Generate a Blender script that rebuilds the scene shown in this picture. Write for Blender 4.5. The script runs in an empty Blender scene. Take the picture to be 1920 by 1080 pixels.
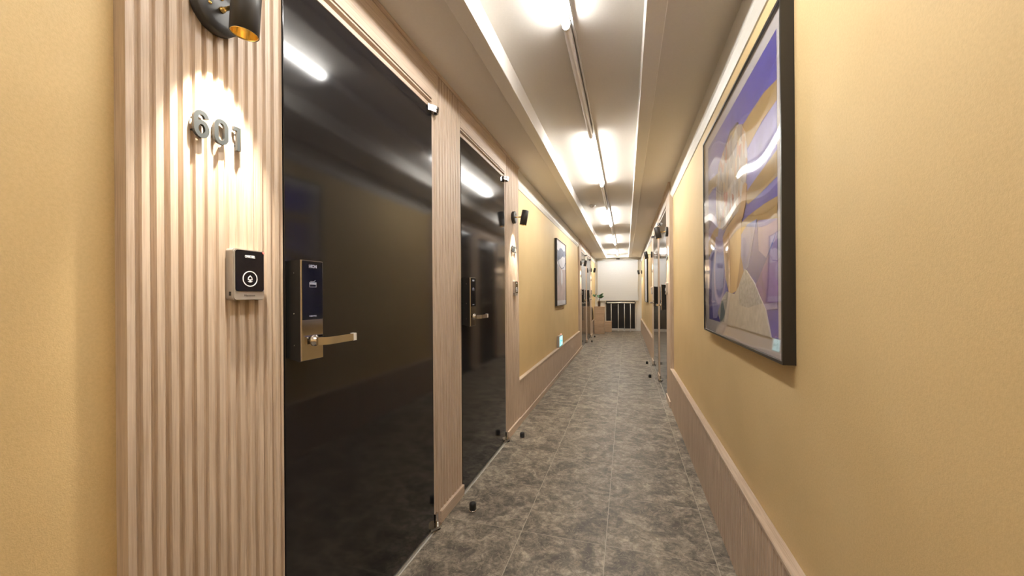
import bpy, bmesh, math, random
from mathutils import Vector, Matrix

random.seed(7)
PI = math.pi
SC = bpy.context.scene
COL = SC.collection

# ------------------------------------------------------------------ camera
CAM_H = 1.17
F_PX = 716.0
cam = bpy.data.cameras.new('camera')
cam.sensor_width = 36.0
cam.lens = F_PX / 1920.0 * 36.0
cam.shift_y = 12.5 / 1920.0
cam.clip_start = 0.02
cam_o = bpy.data.objects.new('camera', cam)
COL.objects.link(cam_o)
yaw = math.atan(214.0 / F_PX)
cam_o.matrix_world = (Matrix.Translation((0, 0, CAM_H)) @ Matrix.Rotation(yaw, 4, 'Z')
                      @ Matrix.Rotation(PI / 2, 4, 'X') @ Matrix.Rotation(-0.0067, 4, 'Z'))
SC.camera = cam_o

# ------------------------------------------------------------------ world, exposure
W = bpy.data.worlds.new('world')
SC.world = W
W.use_nodes = True
W.node_tree.nodes['Background'].inputs[0].default_value = (0.05, 0.05, 0.055, 1)
W.node_tree.nodes['Background'].inputs[1].default_value = 0.2
vs = SC.view_settings
vs.view_transform = 'Standard'
vs.look = 'None'
vs.gamma = 1
vs.exposure = 0.63
vs.use_curve_mapping = False
TUBE = 62.0          # emission of the lit ceiling tubes
SPOT = 38.0           # watts of each wall lamp

# ------------------------------------------------------------------ main sizes
XL, XR = -0.925, 0.43          # faces of the panelling, left and right
Y0, Y1 = -2.6, 12.65           # corridor ends
SOF, TRO = 2.312, 2.412        # soffit and trough ceiling heights
REC = -0.034                   # wallpaper lies this far behind the panelling
RAILZ = 0.402

# ------------------------------------------------------------------ materials
def newmat(name):
    m = bpy.data.materials.new(name)
    m.use_nodes = True
    nt = m.node_tree
    b = nt.nodes['Principled BSDF']
    return m, nt, b

def plain(name, col, rough=0.5, metal=0.0, ior=None, emit=None, es=0.0, coat=0.0):
    m, nt, b = newmat(name)
    b.inputs['Base Color'].default_value = (*col, 1)
    b.inputs['Roughness'].default_value = rough
    b.inputs['Metallic'].default_value = metal
    if ior: b.inputs['IOR'].default_value = ior
    if coat:
        b.inputs['Coat Weight'].default_value = coat
        b.inputs['Coat Roughness'].default_value = 0.05
    if emit:
        b.inputs['Emission Color'].default_value = (*emit, 1)
        b.inputs['Emission Strength'].default_value = es
    return m

def N(nt, t, **kw):
    n = nt.nodes.new(t)
    for k, v in kw.items():
        setattr(n, k, v)
    return n

def ramp(nt, fac, stops):
    r = N(nt, 'ShaderNodeValToRGB')
    while len(r.color_ramp.elements) < len(stops):
        r.color_ramp.elements.new(0.5)
    for e, (p, c) in zip(r.color_ramp.elements, stops):
        e.position = p
        e.color = (*c, 1)
    nt.links.new(fac, r.inputs[0])
    return r.outputs[0]

def texco(nt, scale=(1, 1, 1), loc=(0, 0, 0)):
    g = N(nt, 'ShaderNodeNewGeometry')
    mp = N(nt, 'ShaderNodeMapping')
    mp.inputs['Scale'].default_value = scale
    mp.inputs['Location'].default_value = loc
    nt.links.new(g.outputs['Position'], mp.inputs[0])
    return mp.outputs[0]

def noise(nt, vec, scale, detail=4.0, rough=0.55, dist=0.0):
    n = N(nt, 'ShaderNodeTexNoise')
    n.inputs['Scale'].default_value = scale
    n.inputs['Detail'].default_value = detail
    n.inputs['Roughness'].default_value = rough
    n.inputs['Distortion'].default_value = dist
    nt.links.new(vec, n.inputs['Vector'])
    return n.outputs['Fac']

def mixc(nt, a, b, f, mode='MIX'):
    m = N(nt, 'ShaderNodeMix', data_type='RGBA', blend_type=mode)
    for s, v in ((m.inputs[6], a), (m.inputs[7], b), (m.inputs[0], f)):
        if hasattr(v, 'links') or hasattr(v, 'is_linked'):
            nt.links.new(v, s)
        elif isinstance(v, tuple):
            s.default_value = (*v, 1)
        else:
            s.default_value = v
    return m.outputs[2]

def bump(nt, b, h, strength, dist=0.002):
    bp = N(nt, 'ShaderNodeBump')
    bp.inputs['Strength'].default_value = strength
    bp.inputs['Distance'].default_value = dist
    nt.links.new(h, bp.inputs['Height'])
    nt.links.new(bp.outputs[0], b.inputs['Normal'])

def wood(name, dark, light, axis='Z'):
    m, nt, b = newmat(name)
    sc = {'Z': (60, 60, 2.2), 'Y': (60, 2.2, 60), 'X': (2.2, 60, 60)}[axis]
    v = texco(nt, sc)
    n1 = noise(nt, v, 1.6, 6, 0.62, 0.6)
    sc2 = {'Z': (220, 220, 5), 'Y': (220, 5, 220), 'X': (5, 220, 220)}[axis]
    n2 = noise(nt, texco(nt, sc2), 1.5, 3, 0.6)
    c1 = ramp(nt, n1, [(0.3, dark), (0.62, light)])
    c2 = ramp(nt, n2, [(0.36, (0.72, 0.66, 0.6)), (0.56, (1, 1, 1))])
    c = mixc(nt, c1, c2, 0.55, 'MULTIPLY')
    nt.links.new(c, b.inputs['Base Color'])
    b.inputs['Roughness'].default_value = 0.5
    bump(nt, b, n2, 0.12, 0.001)
    return m

OAK_D, OAK_L = (0.47, 0.365, 0.275), (0.61, 0.495, 0.395)
M_OAK = wood('oak_upright', OAK_D, OAK_L, 'Z')
M_OAKH = wood('oak_lengthways', OAK_D, OAK_L, 'Y')
M_OAKX = wood('oak_across', OAK_D, OAK_L, 'X')
M_BIRCH = wood('pale_birch', (0.55, 0.40, 0.27), (0.66, 0.50, 0.36), 'X')

def wallpaper():
    m, nt, b = newmat('yellow_wallpaper')
    v = texco(nt)
    n1 = noise(nt, v, 3.0, 3, 0.5)
    n2 = noise(nt, v, 170, 3, 0.7)
    n3 = noise(nt, v, 420, 2, 0.6, 0.0)
    c = ramp(nt, n1, [(0.3, (0.655, 0.490, 0.250)), (0.7, (0.705, 0.535, 0.282))])
    sp = ramp(nt, n2, [(0.35, (0.88, 0.87, 0.84)), (0.62, (1.0, 1.0, 1.0))])
    c = mixc(nt, c, sp, 0.6, 'MULTIPLY')
    nt.links.new(c, b.inputs['Base Color'])
    b.inputs['Roughness'].default_value = 0.62
    mx = N(nt, 'ShaderNodeMath', operation='ADD')
    nt.links.new(n2, mx.inputs[0]); nt.links.new(n3, mx.inputs[1])
    bump(nt, b, mx.outputs[0], 0.22, 0.0018)
    return m
M_WALL = wallpaper()

def paint(name, col, rough=0.45):
    m, nt, b = newmat(name)
    n1 = noise(nt, texco(nt), 90, 2, 0.5)
    c = ramp(nt, n1, [(0.3, tuple(x * 0.97 for x in col)), (0.7, col)])
    nt.links.new(c, b.inputs['Base Color'])
    b.inputs['Roughness'].default_value = rough
    bump(nt, b, n1, 0.05, 0.001)
    return m
M_CEIL = paint('ceiling_paint', (0.74, 0.70, 0.65), 0.5)
M_BAND = paint('trough_board_paint', (0.82, 0.785, 0.74), 0.4)
M_TRIMW = paint('white_trim_paint', (0.68, 0.655, 0.61), 0.4)
M_WHITE = paint('white_gloss_paint', (0.88, 0.86, 0.82), 0.4)

# joints measured on the floor of the place (metres from the viewpoint)
JX = (-0.503, -0.099, 0.368)
JY0, JYP = 1.825, 0.444

def floor_mat():
    m, nt, b = newmat('stone_floor_tile')
    g = N(nt, 'ShaderNodeNewGeometry')
    sp = N(nt, 'ShaderNodeSeparateXYZ')
    nt.links.new(g.outputs['Position'], sp.inputs[0])
    def math_(op, a, b_=None, c=None):
        n = N(nt, 'ShaderNodeMath', operation=op)
        for i, v in enumerate((a, b_, c)):
            if v is None: continue
            if isinstance(v, (int, float)): n.inputs[i].default_value = v
            else: nt.links.new(v, n.inputs[i])
        return n.outputs[0]
    dx = None
    ix = None
    for j in JX:
        d = math_('ABSOLUTE', math_('SUBTRACT', sp.outputs[0], j))
        s = math_('GREATER_THAN', sp.outputs[0], j)
        dx = d if dx is None else math_('MINIMUM', dx, d)
        ix = s if ix is None else math_('ADD', ix, s)
    ty = math_('DIVIDE', math_('SUBTRACT', sp.outputs[1], JY0), JYP)
    iy = math_('FLOOR', math_('ADD', ty, 0.0))
    fy = math_('FRACT', ty)
    dy = math_('MULTIPLY', math_('MINIMUM', fy, math_('SUBTRACT', 1.0, fy)), JYP)
    dj = math_('MINIMUM', dx, dy)
    joint = math_('LESS_THAN', dj, 0.0019)
    # per tile offset so the marbling breaks at each joint
    cb = N(nt, 'ShaderNodeCombineXYZ')
    nt.links.new(math_('MULTIPLY', ix, 7.31), cb.inputs[0])
    nt.links.new(math_('MULTIPLY', iy, 3.17), cb.inputs[1])
    nt.links.new(math_('MULTIPLY', math_('ADD', ix, iy), 1.7), cb.inputs[2])
    av = N(nt, 'ShaderNodeVectorMath', operation='ADD')
    nt.links.new(g.outputs['Position'], av.inputs[0])
    nt.links.new(cb.outputs[0], av.inputs[1])
    vec = av.outputs[0]
    n1 = noise(nt, vec, 8.0, 8, 0.62, 0.9)
    n2 = noise(nt, vec, 26, 8, 0.70, 1.0)
    n3 = noise(nt, vec, 60, 6, 0.7, 0.8)
    c = ramp(nt, n1, [(0.39, (0.108, 0.092, 0.075)), (0.50, (0.208, 0.180, 0.144)), (0.60, (0.320, 0.280, 0.224))])
    c2 = ramp(nt, n2, [(0.38, (0.42, 0.40, 0.38)), (0.52, (1, 1, 1)), (0.62, (1.6, 1.56, 1.48))])
    c = mixc(nt, c, c2, 0.75, 'MULTIPLY')
    c3 = ramp(nt, n3, [(0.36, (0.66, 0.65, 0.63)), (0.6, (1.25, 1.25, 1.25))])
    c = mixc(nt, c, c3, 0.65, 'MULTIPLY')
    # thin pale veins
    vo = N(nt, 'ShaderNodeTexNoise')
    vo.inputs['Scale'].default_value = 9
    vo.inputs['Detail'].default_value = 5
    vo.inputs['Distortion'].default_value = 2.2
    nt.links.new(vec, vo.inputs['Vector'])
    vd = math_('ABSOLUTE', math_('SUBTRACT', vo.outputs['Fac'], 0.5))
    vm = math_('MULTIPLY', math_('LESS_THAN', vd, 0.012), 0.45)
    c = mixc(nt, c, (0.38, 0.33, 0.255), vm)
    vo2 = N(nt, 'ShaderNodeTexNoise')
    vo2.inputs['Scale'].default_value = 14
    vo2.inputs['Detail'].default_value = 6
    vo2.inputs['Distortion'].default_value = 1.2
    nt.links.new(vec, vo2.inputs['Vector'])
    vd2 = math_('ABSOLUTE', math_('SUBTRACT', vo2.outputs['Fac'], 0.47))
    c = mixc(nt, c, (0.075, 0.062, 0.050), math_('MULTIPLY', math_('LESS_THAN', vd2, 0.008), 0.45))
    jx = math_('MULTIPLY', math_('LESS_THAN', dx, 0.0019), 0.85)
    jy = math_('MULTIPLY', math_('LESS_THAN', dy, 0.0018), 0.62)
    c = mixc(nt, c, (0.44, 0.385, 0.31), math_('MAXIMUM', jx, jy))
    nt.links.new(c, b.inputs['Base Color'])
    rr = math_('ADD', math_('MULTIPLY', n2, 0.25), 0.36)
    nt.links.new(rr, b.inputs['Roughness'])
    hh = math_('SUBTRACT', math_('ADD', math_('MULTIPLY', n2, 0.5), math_('MULTIPLY', n3, 0.3)), joint)
    bump(nt, b, hh, 0.35, 0.002)
    return m
M_FLOOR = floor_mat()

def door_mat():
    m, nt, b = newmat('black_gloss_door')
    n = noise(nt, texco(nt), 2.4, 2, 0.5)
    b.inputs['Base Color'].default_value = (0.012, 0.011, 0.012, 1)
    b.inputs['Roughness'].default_value = 0.085
    b.inputs['IOR'].default_value = 1.53
    bump(nt, b, n, 0.05, 0.01)
    return m
M_DOOR = door_mat()
M_CHROME = plain('polished_chrome', (0.62, 0.60, 0.58), 0.12, 1.0)
M_HINGE = plain('hinge_metal', (0.30, 0.29, 0.285), 0.2, 1.0)
M_NICKEL = plain('satin_nickel', (0.47, 0.435, 0.39), 0.12, 1.0)
M_STEEL = plain('brushed_steel', (0.86, 0.86, 0.85), 0.35, 0.35)
M_BLACK = plain('matt_black_metal', (0.028, 0.027, 0.026), 0.42)
M_BLACKP = plain('black_plastic', (0.009, 0.009, 0.009), 0.3, ior=1.4)
M_GLASSB = plain('black_glass', (0.006, 0.007, 0.011), 0.06)
M_GOLD = plain('gold_reflector', (0.96, 0.70, 0.24), 0.16, 1.0)
M_BRASS = plain('brass', (0.80, 0.56, 0.20), 0.25, 1.0)
M_CHAMP = plain('champagne_plastic', (0.40, 0.355, 0.31), 0.38, 0.35)
M_DIGIT = plain('dark_pewter', (0.070, 0.077, 0.080), 0.34, 0.55)
M_WPRINT = plain('white_lettering', (0.85, 0.86, 0.9), 0.5)
M_GPRINT = plain('grey_lettering', (0.13, 0.11, 0.10), 0.5)
M_BPRINT = plain('pale_blue_lettering', (0.55, 0.58, 0.75), 0.5)
M_RUBBER = plain('black_rubber', (0.012, 0.012, 0.012), 0.6)
M_ALU = plain('white_aluminium', (0.76, 0.74, 0.72), 0.35, 0.2)
M_OPAL = plain('opal_plastic', (0.84, 0.81, 0.82), 0.3)
M_TUBE = plain('lit_tube', (0.9, 0.9, 0.9), 0.4, emit=(0.965, 0.945, 0.90), es=TUBE)
M_BULB = plain('lit_bulb', (0.9, 0.9, 0.9), 0.4, emit=(1.0, 0.9, 0.72), es=60)
M_RED = plain('red_indicator', (0.8, 0.05, 0.04), 0.4, emit=(1.0, 0.08, 0.06), es=2.2)
M_PINKL = plain('pink_indicator', (0.9, 0.5, 0.45), 0.4, emit=(1.0, 0.45, 0.4), es=1.2)
M_EXIT = plain('exit_panel_white', (0.7, 0.85, 0.85), 0.4, emit=(0.42, 0.90, 1.0), es=0.75)
M_EXITG = plain('exit_panel_teal', (0.02, 0.35, 0.33), 0.4, emit=(0.03, 0.55, 0.55), es=0.35)
M_FRAME = plain('black_picture_frame', (0.020, 0.018, 0.017), 0.38)
M_MAT = plain('grey_white_mat', (0.62, 0.59, 0.60), 0.7)
M_DARKCLOTH = plain('black_opening', (0.016, 0.015, 0.015), 0.7)
M_LEAF = plain('green_leaf', (0.03, 0.13, 0.045), 0.4)
M_STEM = plain('brown_stem', (0.10, 0.06, 0.03), 0.7)
M_VASE = plain('dark_brown_vase', (0.055, 0.028, 0.018), 0.3)
M_SHADOWGAP = plain('dark_gap', (0.030, 0.022, 0.015), 0.8)
M_BLIND = plain('blind_slat_grey', (0.68, 0.71, 0.76), 0.36, ior=1.6)
M_THRESH = plain('threshold_metal', (0.40, 0.375, 0.33), 0.4, 0.5)

def glazing_mat():
    m = bpy.data.materials.new('wavy_acrylic')
    m.use_nodes = True
    nt = m.node_tree
    nt.nodes.clear()
    out = N(nt, 'ShaderNodeOutputMaterial')
    tr = N(nt, 'ShaderNodeBsdfTransparent')
    gl = N(nt, 'ShaderNodeBsdfGlossy')
    gl.inputs['Roughness'].default_value = 0.03
    mx = N(nt, 'ShaderNodeMixShader')
    v = texco(nt, (1.0, 1.1, 1.0), (0.3, 0.2, 0.0))
    n = noise(nt, v, 1.45, 0.0, 0.3, 0.0)
    bp = N(nt, 'ShaderNodeBump')
    bp.inputs['Strength'].default_value = 1.0
    bp.inputs['Distance'].default_value = 0.026
    nt.links.new(n, bp.inputs['Height'])
    nt.links.new(bp.outputs[0], gl.inputs['Normal'])
    ge = N(nt, 'ShaderNodeNewGeometry')
    dt = N(nt, 'ShaderNodeVectorMath', operation='DOT_PRODUCT')
    nt.links.new(ge.outputs['Normal'], dt.inputs[0])
    nt.links.new(ge.outputs['Incoming'], dt.inputs[1])
    def mt(op, a, b_=None):
        k = N(nt, 'ShaderNodeMath', operation=op)
        for i, v_ in enumerate((a, b_)):
            if v_ is None: continue
            if isinstance(v_, (int, float)): k.inputs[i].default_value = v_
            else: nt.links.new(v_, k.inputs[i])
        return k.outputs[0]
    c1 = mt('SUBTRACT', 1.0, mt('ABSOLUTE', dt.outputs['Value']))
    F = mt('ADD', mt('MULTIPLY', mt('POWER', c1, 5.0), 0.93), 0.05)
    nt.links.new(F, mx.inputs[0])
    nt.links.new(tr.outputs[0], mx.inputs[1])
    nt.links.new(gl.outputs[0], mx.inputs[2])
    nt.links.new(mx.outputs[0], out.inputs[0])
    return m
M_ACRYL = glazing_mat()

# ------------------------------------------------------------------ mesh helpers
class Side:
    """Local frame of a long wall: n = distance out of the panelling face into the corridor, y along, z up."""
    def __init__(self, x0, s):
        self.x0, self.s = x0, s
    def p(self, n, y, z):
        return Vector((self.x0 + self.s * n, y, z))
L, R = Side(XL, 1), Side(XR, -1)
class Flat:
    def p(self, x, y, z):
        return Vector((x, y, z))
WLD = Flat()

class MB:
    def __init__(self, fr=WLD):
        self.bm = bmesh.new()
        self.fr = fr
    def box(self, a0, a1, b0, b1, c0, c1, bev=0.0, seg=2):
        P = self.fr.p
        vs_ = [self.bm.verts.new(P(a, b, c)) for a in (a0, a1) for b in (b0, b1) for c in (c0, c1)]
        q = [(0, 1, 3, 2), (4, 6, 7, 5), (0, 4, 5, 1), (2, 3, 7, 6), (0, 2, 6, 4), (1, 5, 7, 3)]
        fs = [self.bm.faces.new([vs_[i] for i in f]) for f in q]
        if bev > 0:
            es = list({e for f in fs for e in f.edges})
            bmesh.ops.bevel(self.bm, geom=es, offset=bev, segments=seg, affect='EDGES', profile=0.5)
        return self
    def prism(self, pts, lo, hi, axis):
        """pts: outline in the two other axes (in a,b,c order); extruded along axis 0, 1 or 2."""
        P = self.fr.p
        def put(u, v, w):
            return P(w, u, v) if axis == 0 else (P(u, w, v) if axis == 1 else P(u, v, w))
        A = [self.bm.verts.new(put(u, v, lo)) for u, v in pts]
        B = [self.bm.verts.new(put(u, v, hi)) for u, v in pts]
        self.bm.faces.new(A)
        self.bm.faces.new(B[::-1])
        k = len(pts)
        for i in range(k):
            j = (i + 1) % k
            self.bm.faces.new([A[i], B[i], B[j], A[j]])
        return self
    def lathe(self, prof, origin, axis, seg=32, closed=False):
        """prof: (radius, distance along axis); origin and axis in world space."""
        o = Vector(origin)
        ax = Vector(axis).normalized()
        t = Vector((0, 0, 1)) if abs(ax.z) < 0.9 else Vector((1, 0, 0))
        e1 = ax.cross(t).normalized()
        e2 = ax.cross(e1)
        rings = []
        for r, d in prof:
            if r < 1e-6:
                rings.append([self.bm.verts.new(o + ax * d)])
            else:
                rings.append([self.bm.verts.new(o + ax * d + (e1 * math.cos(2 * PI * i / seg) + e2 * math.sin(2 * PI * i / seg)) * r) for i in range(seg)])
        pairs = list(zip(rings, rings[1:]))
        if closed: pairs.append((rings[-1], rings[0]))
        for A, B in pairs:
            for i in range(seg):
                j = (i + 1) % seg
                if len(A) == 1 and len(B) == 1: continue
                if len(A) == 1: f = [A[0], B[i], B[j]]
                elif len(B) == 1: f = [A[i], B[0], A[j]]
                else: f = [A[i], B[i], B[j], A[j]]
                fc = self.bm.faces.new(f)
                fc.smooth = True
        return self
    def tube(self, pts, r, seg=12):
        pts = [Vector(p) for p in pts]
        rings = []
        prev = None
        for k, p in enumerate(pts):
            d = (pts[min(k + 1, len(pts) - 1)] - pts[max(k - 1, 0)]).normalized()
            if prev is None:
                t = Vector((0, 0, 1)) if abs(d.z) < 0.9 else Vector((1, 0, 0))
                e1 = d.cross(t).normalized()
            else:
                e1 = (prev - d * prev.dot(d)).normalized()
            prev = e1
            e2 = d.cross(e1)
            rr = r[k] if isinstance(r, (list, tuple)) else r
            rings.append([self.bm.verts.new(p + (e1 * math.cos(2 * PI * i / seg) + e2 * math.sin(2 * PI * i / seg)) * rr) for i in range(seg)])
        for A, B in zip(rings, rings[1:]):
            for i in range(seg):
                j = (i + 1) % seg
                self.bm.faces.new([A[i], A[j], B[j], B[i]]).smooth = True
        self.bm.faces.new(rings[0][::-1])
        self.bm.faces.new(rings[-1])
        return self
    def ribbon(self, pts, w, n0, n1, closed=False):
        """a flat stroke of width w following pts (y, z), standing from n0 to n1."""
        k = len(pts)
        out, inn = [], []
        for i, (y, z) in enumerate(pts):
            a = pts[(i - 1) % k] if (closed or i > 0) else pts[i]
            b = pts[(i + 1) % k] if (closed or i < k - 1) else pts[i]
            d1 = Vector((y - a[0], z - a[1])); d2 = Vector((b[0] - y, b[1] - z))
            if d1.length < 1e-9: d1 = d2
            if d2.length < 1e-9: d2 = d1
            d1.normalize(); d2.normalize()
            n = Vector((-(d1.y + d2.y), d1.x + d2.x)).normalized()
            c = max(0.45, n.dot(Vector((-d1.y, d1.x))))
            o = n * (w / 2 / c)
            out.append((y + o.x, z + o.y)); inn.append((y - o.x, z - o.y))
        P = self.fr.p
        V = [[self.bm.verts.new(P(nn, *q)) for q in lst] for nn in (n0, n1) for lst in (out, inn)]
        o0, i0, o1, i1 = V
        rng = range(k if closed else k - 1)
        for i in rng:
            j = (i + 1) % k
            for f in ([o1[i], o1[j], i1[j], i1[i]], [o0[i], i0[i], i0[j], o0[j]], [o0[i], o0[j], o1[j], o1[i]], [i0[i], i1[i], i1[j], i0[j]]):
                self.bm.faces.new(f)
        if not closed:
            for i in (0, k - 1):
                self.bm.faces.new([o0[i], o1[i], i1[i], i0[i]])
        return self
    def build(self, name, mat, parent=None, root=None, smooth=False):
        bmesh.ops.recalc_face_normals(self.bm, faces=self.bm.faces)
        if parent is not None:
            top = parent
            while top.parent: top = top.parent
            bmesh.ops.translate(self.bm, verts=self.bm.verts, vec=-Vector(top.location))
        me = bpy.data.meshes.new(name)
        self.bm.to_mesh(me)
        self.bm.free()
        me.materials.append(mat)
        if smooth:
            for p in me.polygons: p.use_smooth = True
        o = bpy.data.objects.new(name, me)
        COL.objects.link(o)
        if parent is not None: o.parent = parent
        return o

def tag(o, label=None, cat=None, group=None, kind=None):
    if label: o['label'] = label
    if cat: o['category'] = cat
    if group: o['group'] = group
    if kind: o['kind'] = kind
    return o

def thing(name, loc, label, cat, group=None, kind=None):
    o = bpy.data.objects.new(name, None)
    o.empty_display_size = 0.05
    COL.objects.link(o)
    o.location = loc
    return tag(o, label, cat, group, kind)

def struct(mb, name, mat, label=None, cat=None):
    return tag(mb.build(name, mat), label, cat, None, 'structure')

def text_part(name, body, size, fr, n, y, z, mat, parent, depth=0.0006, bold=0.0, squash=1.0):
    """small lettering lying on a wall-parallel face, centred on (y, z)."""
    cu = bpy.data.curves.new('lettering', 'FONT')
    cu.body = body
    cu.size = size
    cu.align_x = 'CENTER'
    cu.align_y = 'CENTER'
    cu.extrude = depth / 2
    cu.offset = bold
    cu.resolution_u = 3
    tmp = bpy.data.objects.new('lettering', cu)
    COL.objects.link(tmp)
    dg = bpy.context.evaluated_depsgraph_get()
    dg.update()
    me = bpy.data.meshes.new_from_object(tmp.evaluated_get(dg))
    bpy.data.objects.remove(tmp)
    bpy.data.curves.remove(cu)
    top = parent
    while top.parent: top = top.parent
    off = Vector(top.location)
    rd = fr.s                        # reading direction along +y on the left wall, -y on the right one
    for v in me.vertices:
        x, yy, zz = v.co
        v.co = fr.p(n + depth / 2 + zz, y + rd * x * squash, z + yy) - off
    me.materials.clear()
    me.materials.append(mat)
    me.name = name
    o = bpy.data.objects.new(name, me)
    COL.objects.link(o)
    o.parent = parent
    return o

def rrect(y0, y1, z0, z1, r, seg=5):
    pts = []
    for cy, cz, a0 in ((y1 - r, z1 - r, 0), (y0 + r, z1 - r, 90), (y0 + r, z0 + r, 180), (y1 - r, z0 + r, 270)):
        for i in range(seg + 1):
            a = math.radians(a0 + 90 * i / seg)
            pts.append((cy + r * math.cos(a), cz + r * math.sin(a)))
    return pts

def fluted(fr, y0, y1, z0, z1, pitch, back, depth=0.0085, margin=0.0):
    """upright ribbed board: one closed outline (n, y) extruded in z."""
    k = max(1, round((y1 - y0 - 2 * margin) / pitch))
    p = (y1 - y0 - 2 * margin) / k
    pts = [(back, y0), (0.0, y0)]
    for i in range(k):
        a = y0 + margin + i * p
        fw, sl = p * 0.52, p * 0.11
        if i > 0 or margin > 0: pts.append((0.0, a))
        pts += [(0.0, a + fw), (-depth * 0.75, a + fw + sl), (-depth, a + fw + 2 * sl), (-depth, a + p - 2 * sl), (-depth * 0.75, a + p - sl)]
    pts += [(0.0, y1 - margin if margin else y1), ]
    if margin: pts.append((0.0, y1))
    pts.append((back, y1))
    m = MB(fr)
    m.prism(pts, z0, z1, 2)
    return m

# ------------------------------------------------------------------ shell
m = MB(); m.box(-1.15, 0.68, Y0 - 0.1, Y1 + 0.3, -0.08, 0.0)
struct(m, 'floor', M_FLOOR)

m = MB()
m.box(-1.15, -0.66, Y0 - 0.1, Y1 + 0.1, SOF, 2.52)
m.box(0.163, 0.68, Y0 - 0.1, Y1 + 0.1, SOF, 2.52)
m.box(-0.66, 0.163, Y0 - 0.1, Y1 + 0.1, TRO, 2.52)
m.box(-0.66, 0.163, 12.46, Y1 + 0.1, SOF, TRO)
struct(m, 'ceiling', M_CEIL)
# painted frame boards round the light trough
TR = [0]
def trim(mb, mat):
    TR[0] += 1
    return struct(mb, 'trim_%d' % TR[0], mat)
m = MB(); m.box(-0.66, -0.584, Y0, 12.46, SOF - 0.013, TRO, 0.003, 1); trim(m, M_BAND)
m = MB(); m.box(0.082, 0.163, Y0, 12.46, SOF - 0.013, TRO, 0.003, 1); trim(m, M_BAND)

# modules: start along y of each pair of doors (left: two, right: one)
MOD = dict(p0=0.0, p1=0.352, d1=1.223, j1=1.268, s1=1.542, d2a=1.566, d2=2.411, j2=2.451, e=2.819)
LM = [0.494, 8.02]
RM = [4.21]

def wall_side(fr, mods, name):
    m = MB(fr)
    spans = []
    y = Y0
    for a in mods:
        spans.append((y, a)); y = a + MOD['e']
    spans.append((y, Y1))
    for a, b in spans:
        m.box(-0.2, REC, a, b, 0.0, SOF)
    for a in mods:
        m.box(-0.2, -0.06, a, a + MOD['e'], 0.0, SOF)
    struct(m, name, M_WALL)
    return spans
SL = wall_side(L, LM, 'wall_left')
SR = wall_side(R, RM, 'wall_right')
m = MB(); m.box(-1.15, 0.68, Y1, Y1 + 0.15, 0, SOF); struct(m, 'wall_end', M_WHITE)
m = MB(); m.box(-1.15, 0.68, Y0 - 0.12, Y0, 0, SOF); struct(m, 'wall_back_bounce', M_WALL)  # unseen wall behind the viewpoint, added to close the corridor and bounce light

# wainscot, ledge and crown along every papered stretch
for fr, spans, fl in ((L, SL, True), (R, SR, True)):
    for a, b in spans:
        a_, b_ = max(a, Y0), min(b, Y1)
        trim(fluted(fr, a_, b_, 0.0, RAILZ - 0.016, 0.0285, REC, 0.007), M_OAK)
        m = MB(fr); m.box(REC, 0.004, a_, b_, RAILZ - 0.016, RAILZ, 0.002, 1); trim(m, M_OAKH)
        # crown: flat white board with a small lower bead
        m = MB(fr)
        m.prism([(REC, SOF), (REC + 0.022, SOF), (REC + 0.020, 2.225), (REC + 0.024, 2.205), (REC + 0.024, 2.185), (REC + 0.014, 2.168), (REC + 0.006, 2.152), (REC, 2.150)], a_, b_, 1)
        trim(m, M_TRIMW)
for i, (fr, spans) in enumerate(((L, SL),)):
    for a, b in spans:
        m = MB(fr); m.box(-0.01, 0.010, max(a, Y0), min(b, Y1), 0, 0.055, 0.002, 1)
        struct(m, 'baseboard_left_%d' % (spans.index((a, b)) + 1), M_OAKH)
m = MB(); m.box(XL + 0.03, XR - 0.03, Y1 - 0.03, Y1, 2.25, SOF, 0.004, 1); trim(m, M_TRIMW)

# ------------------------------------------------------------------ digits
def digit_paths(ch):
    """strokes in a 1 x 1.6 box, as lists of (x, z), plus closed flag"""
    def arc(cx, cz, rx, rz, a0, a1, n=14):
        return [(cx + rx * math.cos(math.radians(a0 + (a1 - a0) * i / n)), cz + rz * math.sin(math.radians(a0 + (a1 - a0) * i / n))) for i in range(n + 1)]
    if ch == '0':
        return [(arc(0.5, 1.1, 0.33, 0.35, 0, 180) + arc(0.5, 0.5, 0.33, 0.35, 180, 360), True)]
    if ch == '6':
        return [(arc(0.5, 1.13, 0.33, 0.35, 8, 180) + [(0.17, 0.95), (0.17, 0.62)], False), (arc(0.5, 0.52, 0.33, 0.40, 0, 360, 28)[:-1], True)]
    if ch == '1':
        return [([(0.27, 1.385), (0.60, 1.385)], False), ([(0.62, 1.50), (0.62, 0.02)], False)]
    if ch == '2':
        return [(arc(0.5, 1.1, 0.33, 0.35, 170, -30) + [(0.14, 0.13)], False), ([(0.04, 0.12), (0.92, 0.12)], False)]
    if ch == '3':
        return [(arc(0.5, 1.13, 0.36, 0.36, 160, -75), False), (arc(0.5, 0.48, 0.39, 0.39, 80, -165), False)]
    if ch == '4':
        return [([(0.62, 1.5), (0.12, 0.52), (0.96, 0.52)], False), ([(0.70, 0.95), (0.70, 0.0)], False)]
    if ch == '5':
        return [([(0.9, 1.40), (0.2, 1.40), (0.17, 0.82)] + arc(0.5, 0.53, 0.38, 0.40, 130, -160), False)]
    return []

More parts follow.
